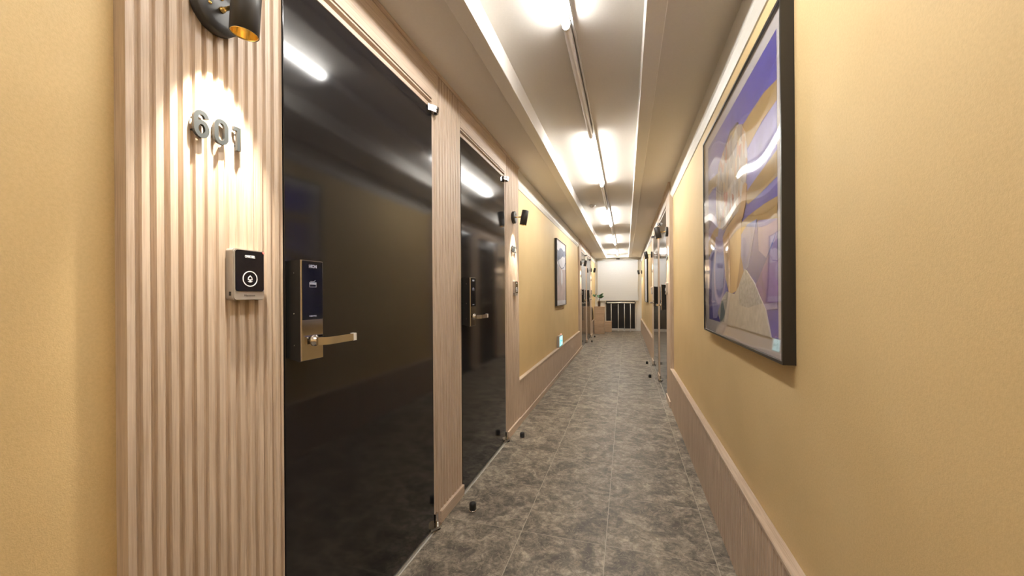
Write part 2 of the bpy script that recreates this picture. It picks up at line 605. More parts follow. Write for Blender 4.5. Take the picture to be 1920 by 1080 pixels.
def room_number(fr, yc, zc, txt, label):
    root = thing('room_number', fr.p(0, yc, zc), label, 'number sign', 'room number signs on the oak panels')
    sc = 0.0385
    wd = 0.0355
    step = [0.0, 0.044, 0.086]
    for k, ch in enumerate(txt):
        yy = (-0.060 + step[k]) if ch != '1' else (-0.060 + step[k] - 0.004)
        m = MB(fr)
        for kk, (pts, closed) in enumerate(digit_paths(ch)):
            q = [(yc + fr.s * (yy + x * wd), zc - 0.032 + z * sc) for x, z in pts]
            m.ribbon(q, 0.0093, 0.005 + 0.0003 * kk, 0.012 + 0.0003 * kk, closed)
        o = m.build('digit', M_DIGIT, root)
        # two small stand-off studs that carry the digit
        for z in (0.4, 1.1):
            m = MB(fr)
            m.box(-0.004, 0.0065, yc + fr.s * (yy + (0.15 if ch != '1' else 0.62) * wd) - 0.0015, yc + fr.s * (yy + (0.15 if ch != '1' else 0.62) * wd) + 0.0015, zc - 0.032 + z * sc - 0.0015, zc - 0.032 + z * sc + 0.0015)
            m.build('stud', M_DIGIT, o)
    return root

# ------------------------------------------------------------------ wall lamp
def wall_lamp(fr, yc, zc, label, tilt_deg=11, lit=True):
    root = thing('wall_lamp', fr.p(0, yc, zc), label, 'wall lamp', 'black cylinder wall lamps')
    nx = fr.p(1, 0, 0) - fr.p(0, 0, 0)
    m = MB(fr)
    m.lathe([(0, -0.002), (0.050, -0.002), (0.052, 0.002), (0.052, 0.021), (0.050, 0.024), (0.030, 0.026), (0, 0.026)], fr.p(0, yc, zc), nx, 40)
    m.build('base_plate', M_BLACK, root)
    m = MB(fr)
    m.lathe([(0, 0.025), (0.0065, 0.025), (0.0065, 0.031), (0.0045, 0.032), (0.0045, 0.062), (0.0075, 0.063), (0.0075, 0.074), (0, 0.074)], fr.p(0, yc, zc), nx, 20)
    m.lathe([(0, 0.024), (0.004, 0.024), (0.004, 0.028), (0, 0.029)], fr.p(0, yc, zc + 0.026), nx, 12)
    m.lathe([(0, 0.024), (0.004, 0.024), (0.004, 0.028), (0, 0.029)], fr.p(0, yc - 0.026, zc), nx, 12)
    m.build('arm', M_BRASS, root)
    # head: open cylinder, lower end tilted towards the wall
    c = fr.p(0.101, yc, zc - 0.008)
    tilt = math.radians(tilt_deg)
    ax = (-nx * math.sin(tilt) + Vector((0, 0, -math.cos(tilt)))).normalized()
    r, hl = 0.0290, 0.062
    m = MB(fr)
    m.lathe([(0, -hl), (r - 0.002, -hl), (r, -hl + 0.002), (r, hl - 0.0006), (r - 0.0012, hl), (r - 0.0018, hl - 0.001), (r - 0.0024, hl - 0.004), (r - 0.0024, -hl + 0.03), (0, -hl + 0.03)], c, ax, 40)
    head = m.build('lamp_head', M_BLACK, root)
    m = MB(fr)
    m.lathe([(r - 0.0016, hl - 0.0004), (r - 0.0030, hl - 0.0004), (r - 0.0036, hl - 0.003), (r - 0.006, hl - 0.014), (r - 0.013, hl - 0.027), (0.0135, hl - 0.030), (0.0135, hl - 0.032), (r - 0.0026, hl - 0.032)], c, ax, 40, closed=True)
    m.build('reflector', M_GOLD, head)
    m = MB(fr)
    m.lathe([(0, hl - 0.0300), (0.012, hl - 0.0300), (0.012, hl - 0.033), (0, hl - 0.033)], c, ax, 24)
    m.build('bulb', M_BULB, head)
    if lit:
        ld = bpy.data.lights.new('lamp_beam', 'SPOT')
        ld.energy = SPOT
        ld.color = (1.0, 0.90, 0.74)
        ld.spot_size = math.radians(52)
        ld.spot_blend = 0.85
        ld.shadow_soft_size = 0.009
        lo = bpy.data.objects.new('lamp_beam', ld)
        COL.objects.link(lo)
        pos = c + ax * (hl - 0.026) - Vector(root.location)
        aim = (-nx * math.sin(math.radians(19)) + Vector((0, 0, -math.cos(math.radians(19))))).normalized()
        lo.matrix_world = Matrix.Translation(pos) @ aim.to_track_quat('-Z', 'Y').to_matrix().to_4x4()
        lo.parent = root
    return root

# ------------------------------------------------------------------ doorbell
def doorbell(fr, yc, zc, label, detail=True):
    w, h = 0.082, 0.126
    root = thing('doorbell', fr.p(0, yc, zc), label, 'doorbell', 'doorbells on the oak panels')
    s = fr.s
    m = MB(fr)
    m.prism(rrect(yc - w / 2, yc + w / 2, zc - h / 2, zc + h / 2, 0.006), -0.004, 0.018, 0)
    m.prism(rrect(yc - w / 2 + 0.0015, yc + w / 2 - 0.0015, zc - h / 2 + 0.0015, zc + h / 2 - 0.0015, 0.006), 0.017, 0.021, 0)
    body = m.build('body', M_CHAMP, root)
    m = MB(fr)
    m.prism(rrect(yc - w / 2 + 0.004, yc + w / 2 - 0.003, zc - h / 2 + 0.022, zc + h / 2 - 0.003, 0.006), 0.020, 0.0225, 0)
    pan = m.build('front_glass', M_GLASSB, root)
    fz = 0.0225
    text_part('lettering', 'CHIME BELL', 0.0082, fr, fz, yc, zc + 0.045, M_WPRINT, pan, 0.0006, 0.0003, 0.62)
    cz = zc - 0.010
    ring = [(yc + 0.0185 * math.cos(2 * PI * i / 40), cz + 0.0185 * math.sin(2 * PI * i / 40)) for i in range(40)]
    m = MB(fr); m.ribbon(ring, 0.0022, fz - 0.0002, fz + 0.0006, True)
    # bell pictogram inside the ring
    def bell(pts):
        return [(yc + s * a * 0.001, cz + b * 0.001) for a, b in pts]
    m.ribbon(bell([(-5.2, -2.0), (-4.6, 2.2), (-2.6, 5.0), (0, 6.2), (2.6, 5.0), (4.6, 2.2), (5.2, -2.0)]), 0.0022, fz - 0.0002, fz + 0.0006)
    m.ribbon(bell([(-6.0, -2.2), (6.0, -2.2)]), 0.0022, fz - 0.0002, fz + 0.0006)
    m.ribbon(bell([(-0.1, 8.6), (0.1, 6.2)]), 0.002, fz - 0.0002, fz + 0.0006)
    m.ribbon(bell([(-5.6, -6.4), (-2.6, -8.0), (2.6, -8.0), (5.6, -6.4)]), 0.0014, fz - 0.0002, fz + 0.0006)
    m.prism([(yc + 0.0026 * math.cos(2 * PI * i / 14), cz - 0.0052 + 0.0026 * math.sin(2 * PI * i / 14)) for i in range(14)], fz - 0.0002, fz + 0.0006, 0)
    m.build('bell_button', M_WPRINT, pan)
    text_part('lettering', 'Haewoon', 0.0072, fr, 0.021, yc, zc - h / 2 + 0.0115, M_GPRINT, body, 0.0005)
    m = MB(fr)
    yy = yc + s * (w / 2 - 0.004)
    m.prism([(yy + 0.0022 * math.cos(2 * PI * i / 12), zc + h / 2 - 0.005 + 0.0022 * math.sin(2 * PI * i / 12)) for i in range(12)], 0.020, 0.0236, 0)
    m.build('indicator_light', M_RED, root)
    # speaker slot low on the near edge
    ye = yc - w / 2
    m = MB(fr); m.box(0.006, 0.013, ye - 0.0006, ye + 0.001, zc - 0.052, zc - 0.042, 0.0004, 1)
    m.build('side_socket', M_BLACKP, root)
    return root

# ------------------------------------------------------------------ doors
DN = [0]
def door(fr, y0, y1, label):
    """flush black slab, hinge at the far edge, lock at the near edge."""
    DN[0] += 1
    root = thing('door_%d' % DN[0], fr.p(0, (y0 + y1) / 2, 0), label, 'door', None, 'structure')
    zt = 2.098
    m = MB(fr); m.box(-0.040, 0.0, y0 + 0.004, y1 - 0.003, 0.014, zt, 0.002, 2)
    m.build('door_slab', M_DOOR, root)
    m = MB(fr); m.box(-0.044, -0.004, y0 - 0.0005, y0 + 0.0030, 0.012, zt)
    m.build('edge_strip', M_BLACK, root)
    # lock
    ly0, ly1 = y0 + 0.011, y0 + 0.089
    z0, z1 = 0.984, 1.272
    m = MB(fr)
    m.prism([(0.0, z0 + 0.010), (0.0, z1 - 0.002), (0.046, z1), (0.050, z1 - 0.004), (0.050, z0 + 0.008), (0.044, z0)], ly0, ly1, 1)
    lock = m.build('door_lock', M_BLACKP, root)
    m = MB(fr)
    m.box(0.047, 0.0535, ly0 - 0.0006, ly1 + 0.0006, z0 + 0.002, z1 + 0.0008, 0.0016, 2)
    m.build('lock_cover', M_NICKEL, lock)
    m = MB(fr)
    m.prism(rrect(ly0 + 0.0022, ly1 - 0.0022, z0 + 0.118, z1 - 0.002, 0.002), 0.053, 0.0546, 0)
    m.build('keypad_glass', M_GLASSB, lock)
    ym = (ly0 + ly1) / 2
    text_part('lettering', 'HION', 0.0135, fr, 0.0546, ym, z1 - 0.017, M_BPRINT, lock, 0.0005, 0.0002, 0.85)
    m = MB(fr)
    zc = z1 - 0.068
    hw = 0.012
    m.ribbon([(ym - hw, zc - 0.008), (ym + hw, zc - 0.008), (ym + hw, zc + 0.005), (ym - hw, zc + 0.005)], 0.0009, 0.0544, 0.0551, True)
    m.box(0.0544, 0.0551, ym - hw, ym + hw, zc - 0.0005, zc + 0.0028)
    m.ribbon([(ym - 0.010, zc + 0.008), (ym + 0.004, zc + 0.008), (ym + 0.009, zc + 0.011)], 0.0010, 0.0544, 0.0551)
    m.build('card_symbol', M_BPRINT, lock)
    text_part('lettering', 'PUSH-PULL', 0.0055, fr, 0.0546, ym, z0 + 0.128, M_BPRINT, lock, 0.0005)
    # lever handle: neck out of the cover, then a flat bar along the door
    zh = 1.040
    yh = ly0 + 0.046
    nx = fr.p(1, 0, 0) - fr.p(0, 0, 0)
    m = MB(fr)
    m.lathe([(0, 0.052), (0.0165, 0.052), (0.0165, 0.056), (0.0115, 0.058), (0.0105, 0.078), (0, 0.080)], fr.p(0, yh, zh), nx, 28)
    m.prism([(0.070, yh - 0.012), (0.078, yh - 0.013), (0.096, yh + 0.004), (0.099, yh + 0.012), (0.099, yh + 0.116), (0.090, yh + 0.122), (0.086, yh + 0.122), (0.086, yh + 0.012), (0.080, yh + 0.006), (0.070, yh + 0.008)], zh - 0.011, zh + 0.011, 2)
    m.build('lever_handle', M_CHROME, lock)
    m = MB(fr); m.box(0.0852, 0.1000, yh + 0.110, yh + 0.1235, zh - 0.0118, zh + 0.0118, 0.0012, 2); m.build('handle_tip', M_STEEL, lock)
    m = MB(fr)
    for z in (1.235, 1.12, 1.03):
        m = MB(fr)
        m.lathe([(0, 0.0), (0.0022, 0.0), (0.0022, 0.0012), (0, 0.0014)], fr.p(0.026, ly0, z), (0, -1, 0), 10)
        m.build('lock_screw', M_HINGE, lock)
    # pivot hinges, top and bottom of the far edge
    for zz, up in ((zt, 1), (0.0, -1)):
        if up > 0:
            m = MB(fr)
            m.prism([(-0.03, y1 - 0.004), (0.004, y1 - 0.046), (0.009, y1 - 0.040), (0.030, y1 - 0.006), (0.034, y1 + 0.010), (0.028, y1 + 0.022), (-0.005, y1 + 0.022), (-0.03, y1 + 0.010)], zt - 0.003, zt + 0.010, 2)
            m.prism([(-0.03, y1 - 0.004), (0.004, y1 - 0.046), (0.009, y1 - 0.040), (0.028, y1 - 0.006), (0.031, y1 + 0.010), (0.025, y1 + 0.021), (-0.005, y1 + 0.021), (-0.03, y1 + 0.010)], zt - 0.020, zt - 0.0055, 2)
            hg = m.build('pivot_hinge', M_HINGE, root)
            m = MB(fr)
            m.lathe([(0, -0.024), (0.0085, -0.024), (0.0085, 0.008), (0, 0.008)], fr.p(0.015, y1 + 0.009, zt), (0, 0, 1), 16)
            m.build('hinge_pin', M_BLACK, hg)
        else:
            m = MB(fr)
            m.prism([(-0.03, y1 - 0.004), (0.003, y1 - 0.044), (0.010, y1 - 0.040), (0.030, y1 - 0.006), (0.034, y1 + 0.010), (0.026, y1 + 0.024), (-0.005, y1 + 0.024), (-0.03, y1 + 0.010)], 0.012, 0.024, 2)
            m.prism([(-0.006, y1 + 0.002), (0.006, y1 + 0.002), (0.010, y1 + 0.010), (0.008, y1 + 0.024), (-0.006, y1 + 0.024)], 0.022, 0.072, 2)
            hg = m.build('pivot_hinge', M_CHROME, root)
            m = MB(fr)
            m.lathe([(0, 0.0), (0.0115, 0.0), (0.0115, 0.014), (0, 0.014)], fr.p(0.015, y1 + 0.009, 0), (0, 0, 1), 16)
            m.build('hinge_pin', M_BLACK, hg)
    return root

def door_stop(fr, n, y, label):
    root = thing('door_stop', fr.p(n, y, 0), label, 'door stop', 'black door stops on the floor')
    c = fr.p(n, y, 0)
    m = MB(); m.lathe([(0, 0.0), (0.021, 0.0), (0.021, 0.004), (0.018, 0.006), (0, 0.006)], c, (0, 0, 1), 24)
    m.build('base_ring', M_CHROME, root)
    m = MB(); m.lathe([(0, 0.006), (0.0175, 0.006), (0.0190, 0.012), (0.0190, 0.034), (0.0165, 0.043), (0.009, 0.047), (0, 0.048)], c, (0, 0, 1), 24)
    m.build('rubber_bumper', M_RUBBER, root)
    return root

def module(fr, a, txt, words):
    """a pair of doors with its oak panels, lamps, numbers and bells. words: five phrases for the labels."""
    g = {k: a + v for k, v in MOD.items()}
    B = -0.06
    # panels
    trim(fluted(fr, g['p0'], g['p1'] - 0.001, 0.0, SOF - 0.012, 0.0245, B), M_OAK)
    trim(fluted(fr, g['j1'], g['s1'], 0.0, SOF - 0.012, 0.0325, B, 0.012, 0.006), M_OAK)
    trim(fluted(fr, g['j2'] + 0.001, g['e'], 0.0, SOF - 0.012, 0.0245, B), M_OAK)
    # jambs beside the hinges, and the strip before the second door
    for y0, y1 in ((g['d1'], g['j1'] - 0.001), (g['d2'], g['j2'])):
        m = MB(fr)
        m.prism([(B, y0), (-0.010, y0), (-0.003, y0 + 0.003), (-0.003, y0 + 0.018), (-0.013, y0 + 0.022), (-0.013, y1 - 0.010), (-0.001, y1 - 0.006), (-0.001, y1), (B, y1)], 0.0, 2.098, 2)
        trim(m, M_OAK)
    m = MB(fr); m.box(B, -0.002, g['s1'] + 0.001, g['d2a'] - 0.001, 0.0, SOF - 0.012); trim(m, M_OAK)
    # headers with their double groove
    for y0, y1, ye in ((g['p1'], g['d1'], g['j1']), (g['d2a'], g['d2'], g['j2'])):
        m = MB(fr)
        m.box(B, 0.0, y0, y1, 2.101, 2.119)
        m.box(B, -0.026, y0, y1, 2.119, 2.140)
        m.box(B, -0.001, y0, y1, 2.140, 2.147)
        m.box(B, -0.020, y0, y1, 2.147, 2.154)
        m.box(B, 0.0, y0, ye - 0.001 if ye == g['j1'] else ye, 2.154, SOF - 0.012)
        m.box(B, 0.0, y1, ye - 0.001 if ye == g['j1'] else ye, 2.098, 2.154)
        trim(m, M_OAKH)
        # threshold
        m = MB(fr)
        m.prism([(B, 0.0), (0.013, 0.0), (0.012, 0.0025), (0.009, 0.004), (0.007, 0.002), (0.001, 0.002), (-0.001, 0.0065), (B, 0.0065)], y0 + 0.001, y1 - 0.001, 1)
        trim(m, M_THRESH)
    m = MB(fr)
    m.prism([(B, SOF - 0.012), (0.004, SOF - 0.012), (0.013, SOF - 0.004), (0.013, SOF), (B, SOF)], g['p0'], g['e'], 1)
    trim(m, M_OAKH)
    for y0, y1 in ((g['p0'], g['p1']), (g['j1'] + 0.010, g['d2a']), (g['j2'], g['e'])):
        m = MB(fr); m.box(-0.008, 0.012, y0, y1, 0.0, 0.062, 0.002, 1); trim(m, M_OAKH)
    # doors
    door(fr, g['p1'], g['d1'], 'glossy black door with keypad lock, ' + words['door'][0])
    door(fr, g['d2a'], g['d2'], 'glossy black door with keypad lock, ' + words['door'][1])
    door_stop(fr, 0.120, g['d1'] + 0.205, 'black rubber door stop on the floor ' + words['stop'][0])
    door_stop(fr, 0.105, g['d2'] + 0.105, 'black rubber door stop on the floor ' + words['stop'][1])
    yc = (g['p0'] + 0.173, g['j2'] + 0.190)
    for k in (0, 1):
        wall_lamp(fr, yc[k] - (0.007 if k == 0 else 0.0), 1.837 if txt[k] == '601' else 1.830, 'black cylinder spotlight, ' + words['lamp'][k], 5 if txt[k] == '601' else 11)
        room_number(fr, yc[k], 1.560, txt[k], words['num'][k])
        doorbell(fr, yc[k] + (0.062 if k == 0 else 0.03), 1.224, 'champagne and black glass doorbell ' + words['bell'][k])

module(L, LM[0], ('601', '602'), dict(
    door=('the large nearest one on the left', 'second on the left, beyond the ribbed pillar'),
    stop=('between the two nearest left doors', 'just beyond the second left door'),
    lamp=('above the digits 601', 'above the digits 602'),
    num=('metal digits 601 on the near ribbed oak panel', 'metal digits 602 on the oak panel beyond the second left door'),
    bell=('below the digits 601', 'below the digits 602')))
module(L, LM[1], ('603', '604'), dict(
    door=('third on the left, past the left wall picture', 'farthest on the left, near the drawer cabinet'),
    stop=('between the two far left doors', 'beyond the farthest left door'),
    lamp=('far left wall before the third left door', 'far left wall beyond the last left door'),
    num=('tiny dark digits before the third door on the left', 'tiny dark digits beyond the last door on the left'),
    bell=('before the third left door', 'beyond the farthest left door')))
module(R, RM[0], ('605', '606'), dict(
    door=('nearer of the two on the right wall', 'farther of the two on the right wall'),
    stop=('nearer of the two along the right wall', 'farther of the two along the right wall'),
    lamp=('on the right wall at the end of the near yellow stretch', 'on the right wall beyond both right doors'),
    num=('dark digits before the nearer door on the right', 'dark digits beyond the farther door on the right'),
    bell=('before the nearer right door', 'beyond the farther right door')))
lamp_end = wall_lamp(Side(XR - REC, -1), 12.15, 1.826, 'black cylinder spotlight on a round plate, right wall next to the window blind')

# ------------------------------------------------------------------ ceiling lights
TX = -0.252
def ceiling_light(y0, y1, lit, label):
    root = thing('linear_ceiling_light', (TX, (y0 + y1) / 2, TRO), label, 'ceiling light', 'linear lights along the ceiling trough')
    m = MB(); m.box(TX - 0.018, TX + 0.018, y0, y1, TRO - 0.018, TRO, 0.002, 1)
    m.build('housing', M_ALU, root)
    pts = [(TX - 0.0175, TRO - 0.018)]
    for i in range(9):
        a = PI + PI * i / 8
        pts.append((TX + 0.0165 * math.cos(a), TRO - 0.030 + 0.019 * math.sin(a)))
    pts.append((TX + 0.0175, TRO - 0.018))
    m = MB(); m.prism(pts, y0 + 0.008, y1 - 0.008, 1)
    d = m.build('diffuser', M_TUBE if lit else M_OPAL, root)
    tag(d, 'glowing white diffuser' if lit else 'unlit opal diffuser')
    for ya, yb in ((y0, y0 + 0.008), (y1 - 0.008, y1)):
        m = MB(); m.prism(pts, ya, yb, 1)
        m.build('end_cap', M_ALU, root)
    return root
LIT0, PER, LEN = 0.345, 2.64, 1.385
names_lit = {-1: 'lit white linear ceiling light behind the viewpoint',
             0: 'lit white linear ceiling light overhead, nearest at the top edge of the photo',
             1: 'lit white linear ceiling light, second lit one from the viewpoint',
             2: 'lit white linear ceiling light, third lit one down the trough',
             3: 'lit white linear ceiling light, fourth lit one down the trough',
             4: 'lit white linear ceiling light, last one before the window blind'}
names_un = {-1: 'unlit grey linear ceiling light behind the viewpoint',
            0: 'unlit grey linear ceiling light between the first and second lit ones',
            1: 'unlit grey linear ceiling light between the second and third lit ones',
            2: 'unlit grey linear ceiling light between the third and fourth lit ones',
            3: 'unlit grey linear ceiling light between the fourth and last lit ones'}
for i in range(-1, 5):
    a = LIT0 + PER * i
    ceiling_light(a, a + LEN, True, names_lit[i])
    if i in names_un:
        ceiling_light(a + LEN + 0.002, a + PER - 0.002, False, names_un[i])
m = MB(); m.box(TX + 0.0245, TX + 0.0325, -1.9, 12.3, TRO - 0.020, TRO, 0.001, 1)
tag(m.build('cable_channel', M_ALU), 'thin grey cable channel beside the row of ceiling lights', 'cable channel')

# detector on the trough ceiling, left of the third lit light
root = thing('smoke_detector', (-0.452, 5.45, TRO), 'small round grey detector on the trough ceiling', 'smoke detector')
m = MB(); m.lathe([(0, 0), (0.045, 0), (0.045, -0.010), (0.040, -0.014), (0, -0.014)], (-0.452, 5.45, TRO), (0, 0, 1), 28); m.build('base', M_ALU, root)
m = MB(); m.lathe([(0, -0.012), (0.026, -0.014), (0.024, -0.026), (0.012, -0.032), (0, -0.033)], (-0.452, 5.45, TRO), (0, 0, 1), 24); m.build('sensor_dome', M_OPAL, root)

# ------------------------------------------------------------------ pictures
def offset_poly(fr, mp, pts, n0, n1):
    m = MB(fr)
    m.prism([mp(p, q) for p, q in pts], n0, n1, 0)
    return m

def picture_frame(fr, y0, y1, z0, z1, back, thick, fw, root):
    """four mitred sides, one mesh"""
    m = MB(fr)
    o = [(y0, z0), (y1, z0), (y1, z1), (y0, z1)]
    i = [(y0 + fw, z0 + fw), (y1 - fw, z0 + fw), (y1 - fw, z1 - fw), (y0 + fw, z1 - fw)]
    for k in range(4):
        j = (k + 1) % 4
        m.prism([o[k], o[j], i[j], i[k]], back, back + thick, 0)
    m.build('frame', M_FRAME, root)
    m = MB(fr); m.box(back + 0.002, back + thick - 0.010, y0 + fw * 0.5, y1 - fw * 0.5, z0 + fw * 0.5, z1 - fw * 0.5)
    m.build('mat_board', M_MAT, root)

def colr(name, c, var=0.12, scale=9.0, streak=(1, 1, 1)):
    m_, nt, b = newmat(name)
    n = noise(nt, texco(nt, streak), scale, 5, 0.6, 0.8)
    r = ramp(nt, n, [(0.32, tuple(x * (1 - var) for x in c)), (0.68, tuple(min(1, x * (1 + var)) for x in c))])
    nt.links.new(r, b.inputs['Base Color'])
    b.inputs['Roughness'].default_value = 0.6
    return m_
P_VIO = colr('print_violet', (0.072, 0.064, 0.42), 0.25, 4)
P_GOLD = colr('print_gold', (0.42, 0.27, 0.085), 0.15, 8)
P_LILAC = colr('print_lilac', (0.33, 0.32, 0.68), 0.25, 5)
P_TAN = colr('print_tan', (0.62, 0.38, 0.16), 0.12, 6)
P_BROWN = colr('print_brown', (0.30, 0.13, 0.05), 0.2, 8)
P_BLUE = colr('print_deep_blue', (0.035, 0.045, 0.36), 0.25, 7)
P_MID = colr('print_mid_blue', (0.16, 0.19, 0.55), 0.3, 7)
P_LAV = colr('print_lavender', (0.27, 0.20, 0.44), 0.15, 5)
P_MAG = colr('print_magenta', (0.21, 0.10, 0.37), 0.35, 8)
P_LACE = colr('print_lace', (0.42, 0.43, 0.45), 0.35, 60)
P_CLOTH = colr('print_cloth', (0.60, 0.57, 0.53), 0.15, 30)
P_TEAL = colr('print_teal', (0.14, 0.21, 0.23), 0.2, 10)
P_SASH = colr('print_sash', (0.40, 0.35, 0.58), 0.15, 10)
P_DARK = plain('print_dark_line', (0.05, 0.035, 0.03), 0.6)
def mosaic_mat():
    m_, nt, b = newmat('print_mosaic')
    v = N(nt, 'ShaderNodeTexVoronoi')
    v.inputs['Scale'].default_value = 34
    nt.links.new(texco(nt, (1, 1, 0.55)), v.inputs['Vector'])
    s = N(nt, 'ShaderNodeSeparateColor')
    nt.links.new(v.outputs['Color'], s.inputs[0])
    c = ramp(nt, s.outputs[0], [(0.0, (0.50, 0.13, 0.07)), (0.2, (0.62, 0.45, 0.20)), (0.4, (0.62, 0.56, 0.50)), (0.6, (0.30, 0.22, 0.16)), (0.8, (0.70, 0.66, 0.62)), (1.0, (0.34, 0.32, 0.36))])
    nt.links.new(c, b.inputs['Base Color'])
    b.inputs['Roughness'].default_value = 0.6
    return m_
P_MOS = mosaic_mat()

# large framed print on the near right wall
PY0, PY1, PZ0, PZ1 = 1.275, 2.435, 0.962, 2.030
root = thing('framed_picture', R.p(REC, (PY0 + PY1) / 2, PZ0), 'large black framed violet and gold print under glossy acrylic on the near right wall', 'picture', 'framed prints along the corridor')
picture_frame(R, PY0, PY1, PZ0, PZ1, REC, 0.034, 0.009, root)
mpR = lambda p, q: (PY1 - 0.004 - p * (PY1 - PY0 - 0.008), PZ0 + 0.004 + q * (PZ1 - PZ0 - 0.008))
ART = [
 ('violet_ground', P_VIO, [(0.085, 0.945), (0.952, 0.945), (0.952, 0.060), (0.085, 0.060)]),
 ('lilac_band', P_LILAC, [(0.085, 0.52), (0.30, 0.60), (0.55, 0.66), (0.78, 0.72), (0.952, 0.745), (0.952, 0.62), (0.78, 0.56), (0.5, 0.50), (0.085, 0.36)]),
 ('gold_stripe', P_GOLD, [(0.655, 0.81), (0.75, 0.815), (0.86, 0.815), (0.952, 0.80), (0.952, 0.742), (0.84, 0.735), (0.70, 0.705)]),
 ('gold_stripe', P_GOLD, [(0.085, 0.772), (0.20, 0.762), (0.33, 0.75), (0.30, 0.70), (0.18, 0.705), (0.085, 0.70)]),
 ('gold_stripe', P_GOLD, [(0.665, 0.55), (0.80, 0.575), (0.952, 0.60), (0.952, 0.525), (0.82, 0.512), (0.70, 0.505)]),
 ('gold_stripe', P_GOLD, [(0.27, 0.40), (0.45, 0.435), (0.713, 0.465), (0.85, 0.470), (0.952, 0.468), (0.952, 0.405), (0.80, 0.405), (0.60, 0.40), (0.378, 0.365)]),
 ('gold_stripe', P_GOLD, [(0.085, 0.46), (0.2, 0.50), (0.3, 0.505), (0.26, 0.44), (0.085, 0.38)]),
 ('lavender_field', P_LAV, [(0.80, 0.43), (0.952, 0.405), (0.952, 0.30), (0.80, 0.30)]),
 ('deep_blue_wedge', P_BLUE, [(0.793, 0.432), (0.806, 0.331), (0.87, 0.300), (0.952, 0.372), (0.814, 0.215), (0.690, 0.275)]),
 ('magenta_field', P_MAG, [(0.952, 0.360), (0.952, 0.160), (0.851, 0.150), (0.774, 0.215), (0.86, 0.285)]),
 ('pale_sash', P_SASH, [(0.845, 0.158), (0.952, 0.166), (0.952, 0.148), (0.869, 0.140)]),
 ('pale_shoulder', P_LILAC, [(0.242, 0.461), (0.37, 0.453), (0.394, 0.309), (0.355, 0.167), (0.253, 0.075), (0.177, 0.070), (0.15, 0.25)]),
 ('tan_column', P_TAN, [(0.37, 0.441), (0.43, 0.470), (0.529, 0.490), (0.645, 0.530), (0.632, 0.45), (0.626, 0.412), (0.629, 0.291), (0.566, 0.202), (0.467, 0.187), (0.41, 0.261)]),
 ('brown_fold', P_BROWN, [(0.628, 0.36), (0.665, 0.285), (0.62, 0.215), (0.566, 0.200), (0.60, 0.28)]),
 ('blue_collar', P_MID, [(0.632, 0.411), (0.70, 0.435), (0.793, 0.435), (0.709, 0.285), (0.661, 0.269), (0.628, 0.332)]),
 ('mosaic_dome', P_MOS, [(0.424, 0.824), (0.499, 0.848), (0.581, 0.842), (0.647, 0.815), (0.678, 0.772), (0.700, 0.686), (0.694, 0.612), (0.667, 0.540), (0.60, 0.505), (0.50, 0.490), (0.38, 0.470), (0.29, 0.50), (0.255, 0.574), (0.258, 0.678), (0.312, 0.783)]),
 ('dome_outline', P_DARK, [(0.42, 0.826), (0.499, 0.856), (0.59, 0.848), (0.60, 0.838), (0.499, 0.846), (0.43, 0.818)]),
 ('tan_oval', P_TAN, [(0.655, 0.585), (0.680, 0.592), (0.695, 0.575), (0.688, 0.52), (0.650, 0.470), (0.615, 0.462), (0.618, 0.505), (0.640, 0.55)]),
 ('white_cloth', P_CLOTH, [(0.354, 0.167), (0.426, 0.200), (0.544, 0.187), (0.679, 0.264), (0.774, 0.218), (0.86, 0.149), (0.905, 0.060), (0.644, 0.060), (0.330, 0.060), (0.275, 0.100)]),
 ('grey_lace', P_LACE, [(0.605, 0.225), (0.673, 0.280), (0.774, 0.222), (0.842, 0.160), (0.70, 0.140), (0.60, 0.150)]),
 ('teal_patch', P_TEAL, [(0.345, 0.160), (0.372, 0.158), (0.405, 0.109), (0.392, 0.066), (0.318, 0.066)]),
]
pr = None
for k, (nm, mt, pts) in enumerate(ART):
    n0 = REC + 0.0242
    mbx = offset_poly(R, mpR, pts, n0, n0 + 0.0004 + 0.00022 * k)
    if pr is None:
        pr = mbx.build('art_print', mt, root)
    else:
        mbx.build(nm, mt, pr)
m = MB(R); m.box(REC + 0.0310, REC + 0.0316, PY0 + 0.007, PY1 - 0.007, PZ0 + 0.007, PZ1 - 0.007)
m.build('acrylic_glazing', M_ACRYL, root)

